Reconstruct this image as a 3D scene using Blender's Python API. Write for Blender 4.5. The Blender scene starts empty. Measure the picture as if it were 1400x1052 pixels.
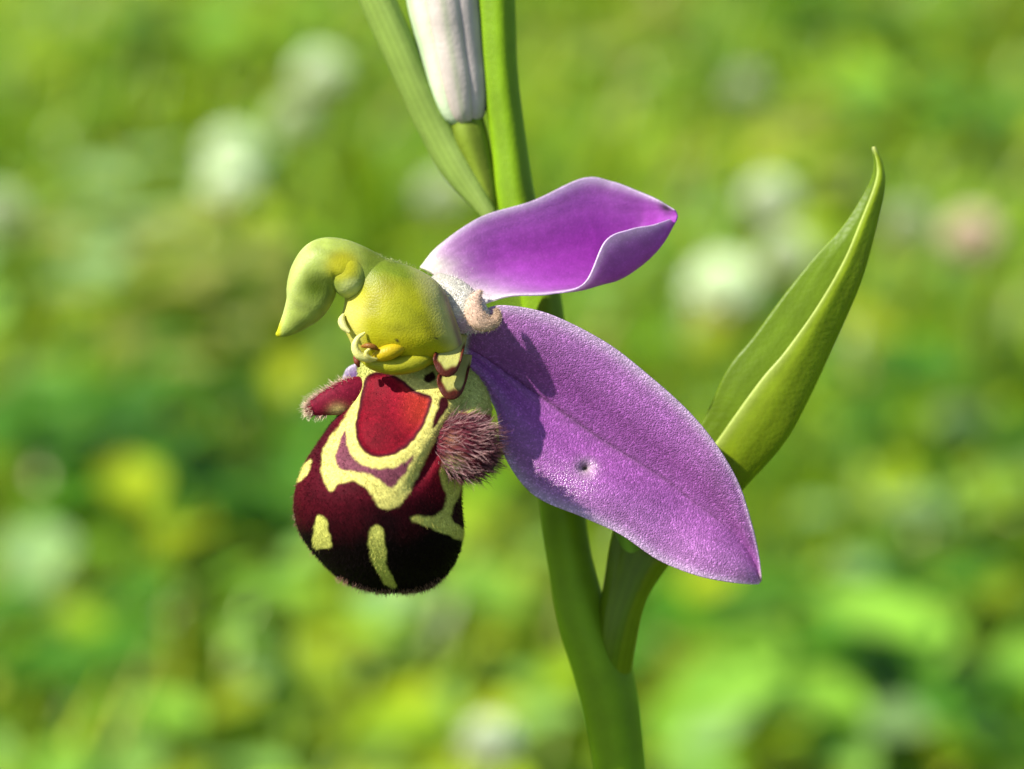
import bpy, math, random
import numpy as np
from mathutils import Vector, noise as mnoise

# ------------------------------------------------------------------ camera, sky, sun, exposure
sc = bpy.context.scene
C = sc.collection
RAD = math.radians
PITCH = RAD(20.0)                 # camera looks down into the meadow
DIST = 0.11                       # metres to the plane of sharp focus
WIDTH = 0.044                     # metres across the frame in that plane
S = WIDTH / 1400.0                # metres per photo pixel in that plane
F = np.array([0.0, 0.0, 0.200])   # the point in focus, 20 cm above the turf
AX = np.array([1.0, 0.0, 0.0])
AU = np.array([0.0, math.sin(PITCH), math.cos(PITCH)])
AB = np.array([0.0, -math.cos(PITCH), math.sin(PITCH)])
CAM = F + AB * DIST

cam = bpy.data.cameras.new('camera')
cam.sensor_width = 36.0
cam.lens = 36.0 * DIST / WIDTH
cam.clip_start = 0.005
cam.clip_end = 2000
cam.dof.use_dof = True
cam.dof.focus_distance = DIST - 0.0010
cam.dof.aperture_fstop = cam.lens / 2.8     # 2.8 mm entrance pupil
co = bpy.data.objects.new('camera', cam)
C.objects.link(co)
co.location = CAM
co.rotation_euler = (math.pi / 2 - PITCH, 0, 0)
sc.camera = co

SUNDIR = -0.65 * AX + 0.61 * AU + 0.45 * AB
SUNDIR = SUNDIR / np.linalg.norm(SUNDIR)
SUN_EL = math.asin(SUNDIR[2])
SUN_AZ = math.atan2(SUNDIR[0], SUNDIR[1])   # clockwise from +Y

w = bpy.data.worlds.new('World')
sc.world = w
w.use_nodes = True
nt = w.node_tree
sky = nt.nodes.new('ShaderNodeTexSky')
sky.sky_type = 'NISHITA'
sky.sun_disc = False
sky.sun_elevation = SUN_EL
sky.sun_rotation = SUN_AZ
bg = nt.nodes['Background']
bg.inputs['Strength'].default_value = 0.09
nt.links.new(sky.outputs[0], bg.inputs['Color'])

sl = bpy.data.lights.new('sun', 'SUN')
sl.energy = 5.0
sl.angle = RAD(0.6)
sl.color = (1.0, 0.95, 0.86)
so = bpy.data.objects.new('sun', sl)
C.objects.link(so)
so.rotation_euler = Vector(SUNDIR).to_track_quat('Z', 'Y').to_euler()
so.location = (-1, -0.3, 2)

sc.view_settings.view_transform = 'Standard'
sc.view_settings.look = 'None'
sc.view_settings.gamma = 1.0
sc.view_settings.use_curve_mapping = False
sc.view_settings.exposure = 1.10
sc.render.engine = 'CYCLES'
sc.cycles.use_denoising = True
sc.cycles.max_bounces = 8
sc.cycles.transmission_bounces = 6

rng = np.random.default_rng(7)
random.seed(7)


# ------------------------------------------------------------------ helpers
def P(px, py, dz=0.0):
    """photo pixel + height towards the viewer (in focus-plane pixels) -> metres"""
    px, py, dz = np.broadcast_arrays(np.asarray(px, float), np.asarray(py, float), np.asarray(dz, float))
    k = (DIST - dz * S) / DIST
    return (F + ((px - 700) * S * k)[..., None] * AX + ((526 - py) * S * k)[..., None] * AU
            + (dz * S)[..., None] * AB)


def on_plane(px, py, h):
    """where the sight line of a photo pixel meets the level height h"""
    d = ((px - 700) * S) * AX + ((526 - py) * S) * AU - DIST * AB
    t = (h - CAM[2]) / d[2]
    return CAM + d * t


def spline(pts, n, closed=False):
    """centripetal-ish Catmull-Rom through control rows, n samples evenly spread over the control index"""
    p = np.asarray(pts, float)
    m = len(p)
    if closed:
        t = np.linspace(0, m, n, endpoint=False)
        i = np.floor(t).astype(int)
        f = (t - i)
        a, b, c, d = p[(i - 1) % m], p[i % m], p[(i + 1) % m], p[(i + 2) % m]
    else:
        t = np.linspace(0, m - 1, n)
        i = np.minimum(np.floor(t).astype(int), m - 2)
        f = t - i
        pe = np.concatenate([[2 * p[0] - p[1]], p, [2 * p[-1] - p[-2]]])
        a, b, c, d = pe[i], pe[i + 1], pe[i + 2], pe[i + 3]
    f = f.reshape((-1,) + (1,) * (p.ndim - 1))
    return 0.5 * ((2 * b) + (c - a) * f + (2 * a - 5 * b + 4 * c - d) * f ** 2 + (3 * b - a - 3 * c + d) * f ** 3)


def lin(*c):
    """sRGB 0-255 -> linear"""
    c = np.asarray(c, float) / 255.0
    return np.where(c <= 0.04045, c / 12.92, ((c + 0.055) / 1.055) ** 2.4)


def mesh_obj(name, verts, faces, col, mat, parent=None, smooth=True):
    me = bpy.data.meshes.new(name)
    verts = np.asarray(verts, np.float64)
    if parent is not None:
        o_ = parent
        while o_ is not None:
            verts = verts - np.array(o_.location)
            o_ = o_.parent
    faces = np.asarray(faces, np.int32)
    k = faces.shape[1]
    me.vertices.add(len(verts))
    me.vertices.foreach_set('co', verts.astype(np.float32).ravel())
    me.loops.add(faces.size)
    me.loops.foreach_set('vertex_index', faces.ravel())
    me.polygons.add(len(faces))
    me.polygons.foreach_set('loop_start', np.arange(0, faces.size, k, dtype=np.int32))
    me.polygons.foreach_set('loop_total', np.full(len(faces), k, np.int32))
    me.polygons.foreach_set('use_smooth', np.full(len(faces), smooth, bool))
    me.update(calc_edges=True)
    if col is not None:
        col = np.asarray(col, float)
        if col.ndim == 1:
            col = np.tile(col, (len(verts), 1))
        a = me.color_attributes.new('col', 'FLOAT_COLOR', 'POINT')
        a.data.foreach_set('color', np.concatenate([np.clip(col, 0, 1), np.ones((len(col), 1))], 1).astype(np.float32).ravel())
    me.materials.append(mat)
    ob = bpy.data.objects.new(name, me)
    C.objects.link(ob)
    ob.parent = parent
    return ob


def empty(name, loc, parent=None):
    e = bpy.data.objects.new(name, None)
    e.empty_display_size = 0.005
    C.objects.link(e)
    l = np.array(loc, float)
    o_ = parent
    while o_ is not None:
        l = l - np.array(o_.location)
        o_ = o_.parent
    e.location = l
    e.parent = parent
    return e


def tag(o, label=None, cat=None, group=None, kind=None):
    if label: o['label'] = label
    if cat: o['category'] = cat
    if group: o['group'] = group
    if kind: o['kind'] = kind
    return o


def grid_normals(g, wrap=False):
    du = np.gradient(g, axis=0)
    if wrap:
        dv = (np.roll(g, -1, 1) - np.roll(g, 1, 1)) / 2
    else:
        dv = np.gradient(g, axis=1)
    n = np.cross(du, dv)
    return n / (np.linalg.norm(n, axis=2, keepdims=True) + 1e-20)


def grid_faces(n, m, wrap=False, off=0):
    i = np.arange(n - 1)[:, None]
    mm = m if wrap else m - 1
    j = np.arange(mm)[None, :]
    j2 = (j + 1) % m
    f = np.stack([i * m + j + 0 * i, i * m + j2 + 0 * i, (i + 1) * m + j2, (i + 1) * m + j + 0 * i], -1).reshape(-1, 4)
    return f + off


def shell(name, g, thick, col, mat, parent, taper=None):
    """a curved sheet with real thickness; g[n,m,3] metres, col[n,m,3]"""
    n, m = g.shape[:2]
    nr = grid_normals(g)
    u = np.linspace(0, 1, m)[None, :, None]
    v = np.linspace(0, 1, n)[:, None, None]
    th = thick * (0.35 + 0.65 * np.clip(np.minimum(u, 1 - u) * 6, 0, 1)) * (0.35 + 0.65 * np.clip((1 - v) * 6, 0, 1))
    a, b = g + nr * th / 2, g - nr * th / 2
    V = np.concatenate([a.reshape(-1, 3), b.reshape(-1, 3)])
    fa = grid_faces(n, m)
    fb = grid_faces(n, m, off=n * m)[:, ::-1]
    ring = np.concatenate([np.arange(m), np.arange(1, n) * m + m - 1, (n - 1) * m + np.arange(m - 2, -1, -1), np.arange(n - 2, 0, -1) * m])
    r2 = np.roll(ring, -1)
    fr = np.stack([ring, ring + n * m, r2 + n * m, r2], 1)
    cc = np.concatenate([col.reshape(-1, 3)] * 2)
    return mesh_obj(name, V, np.concatenate([fa, fb, fr]), cc, mat, parent)


def loft_rails(stations, n, m, curve=None):
    """stations[k][r] = (px,py,dz) -> grid [n,m,3] in pixel space"""
    a = np.asarray(stations, float)          # k, r, 3
    a = spline(a, n)                         # n, r, 3
    a = spline(np.swapaxes(a, 0, 1), m)      # m, n, 3
    return np.swapaxes(a, 0, 1)


def tube(spine, radii, n, m, flat=1.0, closed_ends=True):
    """round tapering body along a spine of (px,py,dz); returns metres grid [n,m,3]"""
    c = spline(spine, n)
    r = spline(np.asarray(radii, float)[:, None] if np.ndim(radii) == 1 else radii, n)
    if r.shape[1] == 1:
        r = np.concatenate([r, r * flat], 1)
    r = np.maximum(r, 0.15)
    t = np.gradient(c, axis=0)
    t /= np.linalg.norm(t, axis=1, keepdims=True) + 1e-12
    zax = np.array([0, 0, 1.0])
    s = np.cross(t, zax)
    s /= np.linalg.norm(s, axis=1, keepdims=True) + 1e-9
    b = np.cross(s, t)
    th = np.linspace(0, 2 * math.pi, m, endpoint=False)
    g = c[:, None] + s[:, None] * (np.cos(th)[None, :, None] * r[:, None, :1]) + b[:, None] * (np.sin(th)[None, :, None] * r[:, None, 1:2])
    return g


def body(name, gpx, colfn, mat, parent):
    """close a ring loft given in pixel space and build it; colfn(gpx)->[n,m,3]"""
    n, m = gpx.shape[:2]
    col = colfn(gpx)
    if col.ndim == 1:
        col = np.broadcast_to(col, gpx.shape)
    g = P(gpx[..., 0], gpx[..., 1], gpx[..., 2])
    V = np.concatenate([g.reshape(-1, 3), g[0].mean(0)[None], g[-1].mean(0)[None]])
    CC = np.concatenate([col.reshape(-1, 3), col[0].mean(0)[None], col[-1].mean(0)[None]])
    f = grid_faces(n, m, wrap=True)
    j = np.arange(m)
    j2 = (j + 1) % m
    c0 = np.stack([np.full(m, n * m), j2, j, j], 1)
    c1 = np.stack([np.full(m, n * m + 1), (n - 1) * m + j, (n - 1) * m + j2, (n - 1) * m + j2], 1)
    # end caps as triangles: build with a separate pass
    me_f = f
    ob = mesh_obj(name, V, me_f, CC, mat, parent)
    import bmesh
    bm = bmesh.new(); bm.from_mesh(ob.data); bm.verts.ensure_lookup_table()
    for q in (c0, c1):
        for a, b, c, _ in q:
            try:
                bm.faces.new((bm.verts[a], bm.verts[b], bm.verts[c])).smooth = True
            except ValueError:
                pass
    bmesh.ops.recalc_face_normals(bm, faces=bm.faces)
    bm.to_mesh(ob.data); bm.free()
    return ob


def ss(x, a, b):
    t = np.clip((x - a) / (b - a), 0, 1)
    return t * t * (3 - 2 * t)


def fbm(x, y, z, scale, octv=3, seed=0.0):
    """cheap numpy value noise built from mathutils noise on a lattice-free basis"""
    sh = x.shape
    xs, ys, zs = (np.ravel(np.broadcast_to(q, sh)) * scale for q in (x, y, z))
    out = np.empty(len(xs))
    for k in range(len(xs)):
        out[k] = mnoise.fractal((xs[k] + seed, ys[k] + seed * 1.7, zs[k] - seed), 1.0, 2.0, octv)
    return out.reshape(sh)


def over(c_, colr, mask):
    return c_ * (1 - mask[..., None]) + np.asarray(colr) * mask[..., None]


def poly_sd(poly, x, y, n=90, smooth=True):
    """signed distance (negative inside) to a smooth closed polygon"""
    p = spline(np.asarray(poly, float), n, closed=True) if smooth else np.asarray(poly, float)
    d = np.full(x.shape, 1e9)
    ins = np.zeros(x.shape, bool)
    q = np.roll(p, -1, 0)
    for (ax, ay), (bx, by) in zip(p, q):
        ex, ey = bx - ax, by - ay
        t = np.clip(((x - ax) * ex + (y - ay) * ey) / (ex * ex + ey * ey + 1e-12), 0, 1)
        d = np.minimum(d, np.hypot(x - ax - t * ex, y - ay - t * ey))
        if ay != by:
            c = ((ay > y) != (by > y)) & (x < (bx - ax) * (y - ay) / (by - ay) + ax)
            ins ^= c
    return np.where(ins, -d, d)


def hairs(name, roots, dirs, length, rad, c0, c1, mat, parent, gravity=0.0, segs=3):
    """tapered three-sided hairs, all in metres, joined into one fuzz mesh"""
    N = len(roots)
    length = np.broadcast_to(length, (N,)).astype(float)
    rad = np.broadcast_to(rad, (N,)).astype(float)
    dirs = dirs / (np.linalg.norm(dirs, axis=1, keepdims=True) + 1e-12)
    ref = rng.normal(size=(N, 3))
    s = np.cross(dirs, ref); s /= np.linalg.norm(s, axis=1, keepdims=True) + 1e-12
    b = np.cross(dirs, s)
    bend = rng.normal(size=(N, 3)) * 0.22
    bend[:, 2] -= gravity
    V = np.empty((N, segs + 1, 3, 3)); K = np.empty((N, segs + 1, 3, 3))
    c0 = np.broadcast_to(c0, (N, 3)); c1 = np.broadcast_to(c1, (N, 3))
    for i in range(segs + 1):
        t = i / segs
        ctr = roots + dirs * (length * t)[:, None] + bend * (length * t * t)[:, None]
        r = rad * (1 - 0.85 * t)
        for j in range(3):
            a = 2 * math.pi * j / 3
            V[:, i, j] = ctr + (s * math.cos(a) + b * math.sin(a)) * r[:, None]
            K[:, i, j] = c0 * (1 - t) + c1 * t
    base = (np.arange(N) * (segs + 1) * 3)[:, None, None]
    i = np.arange(segs)[None, :, None]; j = np.arange(3)[None, None, :]
    j2 = (j + 1) % 3
    f = np.stack([base + i * 3 + j, base + i * 3 + j2, base + (i + 1) * 3 + j2, base + (i + 1) * 3 + j], -1).reshape(-1, 4)
    ob = mesh_obj(name, V.reshape(-1, 3), f, K.reshape(-1, 3), mat, parent)
    return tag(ob, kind='stuff')


# ------------------------------------------------------------------ materials
def organic(name, rough=0.45, trans=0.3, bump=0.2, cell=9000.0, mottle=0.12, mscale=1500.0, spec=0.4,
            cellvar=0.0, sss=0.0, sheen=0.0, bdist=0.00004, tsat=1.2):
    """tissue: pigment from the colour attribute, cell relief, light passing through"""
    m = bpy.data.materials.new(name)
    m.use_nodes = True
    n, l = m.node_tree.nodes, m.node_tree.links
    for x in list(n): n.remove(x)
    out = n.new('ShaderNodeOutputMaterial')
    at = n.new('ShaderNodeAttribute'); at.attribute_name = 'col'
    tc = n.new('ShaderNodeTexCoord')
    nz = n.new('ShaderNodeTexNoise'); nz.inputs['Scale'].default_value = mscale; nz.inputs['Detail'].default_value = 4
    l.new(tc.outputs['Object'], nz.inputs['Vector'])
    mr = n.new('ShaderNodeMapRange')
    mr.inputs['From Min'].default_value = 0.3; mr.inputs['From Max'].default_value = 0.7
    mr.inputs['To Min'].default_value = 1 - mottle; mr.inputs['To Max'].default_value = 1 + mottle
    l.new(nz.outputs['Fac'], mr.inputs['Value'])
    mul = n.new('ShaderNodeVectorMath'); mul.operation = 'SCALE'
    l.new(at.outputs['Color'], mul.inputs[0]); l.new(mr.outputs['Result'], mul.inputs['Scale'])
    if cellvar:  # scattered bright cells: papilla sparkle put into the base colour
        vc = n.new('ShaderNodeTexVoronoi'); vc.inputs['Scale'].default_value = cell
        l.new(tc.outputs['Object'], vc.inputs['Vector'])
        sp = n.new('ShaderNodeSeparateColor'); l.new(vc.outputs['Color'], sp.inputs[0])
        pw = n.new('ShaderNodeMath'); pw.operation = 'POWER'; pw.inputs[1].default_value = 5.0
        l.new(sp.outputs[0], pw.inputs[0])
        ma = n.new('ShaderNodeMath'); ma.operation = 'MULTIPLY_ADD'
        ma.inputs[1].default_value = cellvar; ma.inputs[2].default_value = 1 - cellvar * 0.18
        l.new(pw.outputs[0], ma.inputs[0])
        m2 = n.new('ShaderNodeVectorMath'); m2.operation = 'SCALE'
        l.new(mul.outputs[0], m2.inputs[0]); l.new(ma.outputs[0], m2.inputs['Scale'])
        mul = m2
    pb = n.new('ShaderNodeBsdfPrincipled')
    l.new(mul.outputs[0], pb.inputs['Base Color'])
    pb.inputs['Roughness'].default_value = rough
    pb.inputs['Specular IOR Level'].default_value = spec
    if sheen:
        pb.inputs['Sheen Weight'].default_value = sheen
        pb.inputs['Sheen Roughness'].default_value = 0.4
    if sss:
        pb.inputs['Subsurface Weight'].default_value = sss
        pb.inputs['Subsurface Radius'].default_value = (0.00022, 0.00022, 0.00008)
        pb.inputs['Subsurface Scale'].default_value = 1.0
    last = pb
    if bump:
        vo = n.new('ShaderNodeTexVoronoi'); vo.inputs['Scale'].default_value = cell
        l.new(tc.outputs['Object'], vo.inputs['Vector'])
        bp = n.new('ShaderNodeBump'); bp.inputs['Strength'].default_value = bump
        bp.inputs['Distance'].default_value = bdist
        bp.invert = True
        l.new(vo.outputs['Distance'], bp.inputs['Height'])
        l.new(bp.outputs['Normal'], pb.inputs['Normal'])
    if trans:
        tr = n.new('ShaderNodeBsdfTranslucent')
        hs = n.new('ShaderNodeHueSaturation'); hs.inputs['Saturation'].default_value = tsat
        hs.inputs['Value'].default_value = 1.15
        l.new(mul.outputs[0], hs.inputs['Color'])
        l.new(hs.outputs[0], tr.inputs['Color'])
        mx = n.new('ShaderNodeMixShader'); mx.inputs[0].default_value = trans
        l.new(pb.outputs[0], mx.inputs[1]); l.new(tr.outputs[0], mx.inputs[2])
        last = mx
    l.new(last.outputs[0], out.inputs['Surface'])
    return m


M_SEPAL = organic('sepal_tissue', rough=0.27, trans=0.40, bump=0.75, cell=16000, mottle=0.16, mscale=5000, spec=0.6, bdist=0.00004, cellvar=0.75)
M_SEPAL_SOFT = organic('smooth_sepal_tissue', rough=0.36, trans=0.42, bump=0.35, cell=15000, mottle=0.10, mscale=2500, spec=0.45, bdist=0.00003, cellvar=0.2)
M_COLUMN = organic('column_tissue', rough=0.46, trans=0.15, bump=0.35, cell=12000, mottle=0.12, mscale=1400, sss=0.5, spec=0.2, bdist=0.00003)
M_VELVET = organic('labellum_velvet', rough=0.55, trans=0.0, bump=0.3, cell=18000, mottle=0.18, mscale=5000, spec=0.04, bdist=0.00003, cellvar=0.5)
M_HAIR = organic('hair_filament', rough=0.4, trans=0.3, bump=0, mottle=0.0, spec=0.5)
M_PILE = organic('velvet_pile', rough=0.7, trans=0.1, bump=0, mottle=0.0, spec=0.05)
M_STEM = organic('stem_tissue', rough=0.55, trans=0.0, bump=0.25, cell=4200, mottle=0.12, mscale=700, sss=0.2, spec=0.15)
M_BRACT = organic('bract_tissue', rough=0.40, trans=0.42, bump=0.25, cell=5000, mottle=0.10, mscale=800, spec=0.25)
M_BUD = organic('bud_tissue', rough=0.45, trans=0.22, bump=0.3, cell=5000, mottle=0.12, mscale=900)
M_GRASS = organic('grass_blade', rough=0.42, trans=0.40, bump=0.0, mottle=0.12, mscale=300, spec=0.5)
M_LEAF = organic('meadow_leaf', rough=0.5, trans=0.36, bump=0.0, mottle=0.14, mscale=200, spec=0.35)
M_CLOVER = organic('clover_floret', rough=0.55, trans=0.35, bump=0.0, mottle=0.08, mscale=500)


def ground_material():
    m = bpy.data.materials.new('turf_soil')
    m.use_nodes = True
    n, l = m.node_tree.nodes, m.node_tree.links
    pb = n['Principled BSDF']
    tc = n.new('ShaderNodeTexCoord')
    a = n.new('ShaderNodeTexNoise'); a.inputs['Scale'].default_value = 9; a.inputs['Detail'].default_value = 8
    b = n.new('ShaderNodeTexNoise'); b.inputs['Scale'].default_value = 140; b.inputs['Detail'].default_value = 6
    l.new(tc.outputs['Object'], a.inputs['Vector']); l.new(tc.outputs['Object'], b.inputs['Vector'])
    r1 = n.new('ShaderNodeValToRGB')
    r1.color_ramp.elements[0].position = 0.35; r1.color_ramp.elements[0].color = (0.07, 0.13, 0.008, 1)
    r1.color_ramp.elements[1].position = 0.68; r1.color_ramp.elements[1].color = (0.15, 0.22, 0.012, 1)
    l.new(a.outputs['Fac'], r1.inputs[0])
    r2 = n.new('ShaderNodeValToRGB')
    r2.color_ramp.elements[0].position = 0.4; r2.color_ramp.elements[0].color = (0.3, 0.3, 0.3, 1)
    r2.color_ramp.elements[1].position = 0.65; r2.color_ramp.elements[1].color = (1, 1, 1, 1)
    l.new(b.outputs['Fac'], r2.inputs[0])
    mx = n.new('ShaderNodeMix'); mx.data_type = 'RGBA'; mx.blend_type = 'MULTIPLY'; mx.inputs[0].default_value = 1
    l.new(r1.outputs[0], mx.inputs[6]); l.new(r2.outputs[0], mx.inputs[7])
    l.new(mx.outputs[2], pb.inputs['Base Color'])
    pb.inputs['Roughness'].default_value = 0.9
    bp = n.new('ShaderNodeBump'); bp.inputs['Strength'].default_value = 0.6; bp.inputs['Distance'].default_value = 0.004
    l.new(b.outputs['Fac'], bp.inputs['Height']); l.new(bp.outputs[0], pb.inputs['Normal'])
    return m


M_GROUND = ground_material()

# ------------------------------------------------------------------ the ground: one sheet to the horizon, gently uneven near by
xs = np.concatenate([-np.geomspace(600, 3, 14), np.linspace(-2.6, 2.6, 53), np.geomspace(3, 600, 14)])
ys = xs + 0.8
gx, gy = np.meshgrid(xs, ys, indexing='ij')


def ground_z(x, y):
    f = np.exp(-((x ** 2 + (y - 0.8) ** 2) / 9.0))
    return 0.006 * f * (np.sin(x * 7.1 + 1.3) * np.cos(y * 6.3) + 0.6 * np.sin(x * 15 + y * 11)) - 0.004


g = np.stack([gx, gy, ground_z(gx, gy)], -1)
ground = mesh_obj('ground', g.reshape(-1, 3), grid_faces(len(xs), len(ys)), None, M_GROUND)
tag(ground, 'mossy green meadow ground under the grass', 'ground', kind='structure')


# ------------------------------------------------------------------ meadow: grass and low leaves nobody could count
def patchy(x, y, s, o):
    return (np.sin(x * s + o) * np.cos(y * s * 1.13 - o * 0.7) + 0.7 * np.sin(x * s * 2.1 - y * s * 1.7 + o * 2)
            + 0.5 * np.cos(x * s * 3.7 + y * s * 4.1 + o * 3)) / 2.2


def wedge(N, ymin, ymax, spread=0.62, side=0.20):
    y = ymin + (ymax - ymin) * rng.random(N) ** 0.85
    x = (rng.random(N) * 2 - 1) * (side + spread * (y - ymin + 0.25))
    return x, y


def blades(name, x, y, h, wdt, col, lean):
    N = len(x)
    segs = 4
    az = rng.random(N) * 2 * math.pi
    d = np.stack([np.cos(az), np.sin(az), np.zeros(N)], 1)
    sd = np.stack([-np.sin(az + rng.normal(size=N) * 0.5), np.cos(az), np.zeros(N)], 1)
    base = np.stack([x, y, ground_z(x, y) - 0.003], 1)
    V = np.empty((N, segs + 1, 2, 3)); K = np.empty((N, segs + 1, 2, 3))
    for i in range(segs + 1):
        t = i / segs
        c = base + d * (h * lean * t ** 2)[:, None]
        c[:, 2] += h * (t - 0.35 * lean * t ** 2.5)
        ww = wdt * (1 - t ** 2.2) * 0.5 + 0.00008
        fold = np.zeros((N, 3)); fold[:, 2] = 0
        V[:, i, 0] = c - sd * ww[:, None]
        V[:, i, 1] = c + sd * ww[:, None]
        K[:, i] = col[:, None] * (0.85 + 0.25 * t)
    b0 = (np.arange(N) * (segs + 1) * 2)[:, None]
    i = np.arange(segs)[None, :]
    f = np.stack([b0 + i * 2, b0 + i * 2 + 1, b0 + i * 2 + 3, b0 + i * 2 + 2], -1).reshape(-1, 4)
    return mesh_obj(name, V.reshape(-1, 3), f, K.reshape(-1, 3), M_GRASS)


PAL = np.array([[0.185, 0.300, 0.006], [0.235, 0.335, 0.006], [0.115, 0.245, 0.006], [0.290, 0.345, 0.008],
                [0.160, 0.300, 0.050], [0.31, 0.29, 0.06]])


def pick_cols(x, y, bias):
    p1 = patchy(x, y, 16.0, 0.4); p2 = patchy(x, y, 23.0, 2.1)
    wts = np.stack([np.full_like(x, 1.0), 0.9 + 0.9 * p1, 0.6 - 0.8 * p2, 0.45 + 0.6 * p1, 0.5 + 0.7 * p2, np.full_like(x, 0.10)], 1)
    wts = np.clip(wts, 0.02, None) * bias
    cum = np.cumsum(wts / wts.sum(1, keepdims=True), 1)
    k = (rng.random(len(x))[:, None] > cum).sum(1)
    return PAL[np.clip(k, 0, 5)] * (0.85 + 0.5 * rng.random((len(x), 1)))


x, y = wedge(58000, 0.06, 2.4)
hh = 0.030 + 0.045 * rng.random(len(x)) * (0.6 + 0.5 * patchy(x, y, 11.0, 1.0))
b1 = blades('meadow_grass', x, y, hh, 0.0022 + 0.002 * rng.random(len(x)), pick_cols(x, y, np.array([1, 1, 1, 1, 1, 1])), 0.25 + 0.7 * rng.random(len(x)))
tag(b1, 'blurred sunlit green grass covering the meadow behind the orchid', 'grass', kind='stuff')

x, y = rng.uniform(-2.2, 2.2, 60000), rng.uniform(-1.0, 3.4, 60000)
keep = ((np.abs(x) > 0.18 + 0.62 * (y + 0.19)) | (y < 0.06) | (y > 2.3)) & (np.hypot(x, y + 0.1) > 0.10)
x, y = x[keep], y[keep]
hh = 0.030 + 0.040 * rng.random(len(x))
b2 = blades('meadow_grass', x, y, hh, 0.004 + 0.004 * rng.random(len(x)), pick_cols(x, y, np.ones(6)), 0.25 + 0.7 * rng.random(len(x)))
tag(b2, 'green grass of the wider meadow around the orchid', 'grass', kind='stuff')


def leaves(name, ctr, size, up_tilt, col, aspect=1.6, label=None):
    """low broad leaves: domed ovals on their own, joined into one ground cover"""
    N = len(ctr)
    nu, nv = 5, 4
    u = np.linspace(0, 1, nu); v = np.linspace(-1, 1, nv)
    az = rng.random(N) * 2 * math.pi
    tilt = up_tilt * (0.4 + 0.9 * rng.random(N))
    fx = np.stack([np.cos(az) * np.cos(tilt), np.sin(az) * np.cos(tilt), np.sin(tilt)], 1)
    sx = np.stack([-np.sin(az), np.cos(az), np.zeros(N)], 1)
    nx = np.cross(fx, sx)
    V = np.empty((N, nu, nv, 3)); K = np.empty((N, nu, nv, 3))
    for i, uu in enumerate(u):
        prof = math.sin(math.pi * min(0.97, 0.06 + 0.9 * uu)) ** 0.8
        for j, vv in enumerate(v):
            V[:, i, j] = (ctr + fx * (size * (uu - 0.3))[:, None] + sx * (size / aspect * 0.5 * prof * vv)[:, None]
                          + nx * (size * (0.10 * abs(vv) - 0.18 * uu * uu))[:, None])
            K[:, i, j] = col * (1.0 + 0.12 * abs(vv))
    b0 = (np.arange(N) * nu * nv)[:, None, None]
    i = np.arange(nu - 1)[None, :, None]; j = np.arange(nv - 1)[None, None, :]
    f = np.stack([b0 + i * nv + j, b0 + i * nv + j + 1, b0 + (i + 1) * nv + j + 1, b0 + (i + 1) * nv + j], -1).reshape(-1, 4)
    ob = mesh_obj(name, V.reshape(-1, 3), f, K.reshape(-1, 3), M_LEAF)
    return tag(ob, label, 'leaves', kind='stuff')


x, y = wedge(11500, 0.10, 2.2)
z = ground_z(x, y) + 0.010 + 0.035 * rng.random(len(x))
cc = pick_cols(x, y, np.array([1.2, 0.8, 1.2, 0.5, 1.4, 0.2]))
leaves('ground_leaves', np.stack([x, y, z], 1), 0.008 + 0.012 * rng.random(len(x)) ** 2, 0.5, cc, 1.5,
       'blurred low broad leaves scattered among the meadow grass')

# larger leaf tufts where the photograph shows distinct pale, yellow or deep green blurs: (px, py, count, spread mm, leaf mm, colour)
PALE, YEL, DEEP, LIME, TAN = (0.21, 0.34, 0.11), (0.27, 0.34, 0.006), (0.050, 0.160, 0.004), (0.19, 0.38, 0.03), (0.25, 0.27, 0.05)  # PALE has sky reflection, DEEP shaded gaps put into the leaf colour
TUFT = [(1190, 110, 10, 12, 20, LIME), (1140, 15, 26, 14, 22, DEEP), (180, 260, 9, 16, 18, PALE), (250, 225, 6, 8, 14, PALE),
        (50, 300, 7, 16, 18, PALE), (100, 400, 6, 14, 18, PALE), (60, 770, 7, 13, 16, PALE), (250, 300, 8, 14, 16, YEL),
        (230, 350, 22, 14, 20, TAN), (120, 610, 26, 14, 18, DEEP), (70, 620, 22, 12, 16, DEEP), (330, 640, 22, 12, 16, DEEP),
        (370, 980, 8, 10, 13, YEL), (240, 720, 8, 10, 16, YEL), (1270, 490, 9, 12, 16, YEL), (450, 860, 7, 12, 14, PALE),
        (1260, 560, 22, 12, 16, DEEP), (1260, 800, 22, 10, 13, DEEP), (1000, 880, 12, 14, 20, LIME), (960, 840, 22, 12, 15, DEEP),
        (1230, 930, 10, 14, 18, LIME), (1160, 940, 20, 10, 14, DEEP), (920, 960, 8, 10, 12, YEL), (1300, 650, 8, 14, 18, PALE),
        (120, 900, 22, 12, 14, DEEP), (180, 20, 22, 20, 24, DEEP), (400, 30, 9, 20, 24, LIME), (300, 60, 9, 16, 22, LIME), (280, 470, 8, 14, 16, TAN),
        (340, 560, 20, 14, 16, DEEP), (1130, 700, 7, 14, 16, PALE), (820, 20, 8, 14, 20, TAN), (920, 30, 8, 12, 20, TAN),
        (1330, 150, 18, 18, 20, DEEP), (1090, 200, 14, 12, 18, TAN), (560, 980, 8, 12, 14, YEL), (200, 1010, 9, 14, 15, LIME),
        (520, 870, 8, 14, 15, LIME), (1300, 1000, 16, 10, 12, DEEP), (1080, 1030, 7, 10, 12, PALE), (650, 900, 7, 12, 12, YEL)]
pts, szs, cls = [], [], []
for px, py, n_, sp, lf, cl in TUFT:
    c = on_plane(px, py, 0.034)
    for k in range(max(3, int(n_ * 0.55))):
        pts.append(c + rng.normal(size=3) * np.array([1, 1, 0.5]) * sp * 0.001)
        szs.append(lf * 0.001 * (0.7 + 0.6 * rng.random()))
        cls.append(np.array(cl) * (0.8 + 0.4 * rng.random()))
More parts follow.
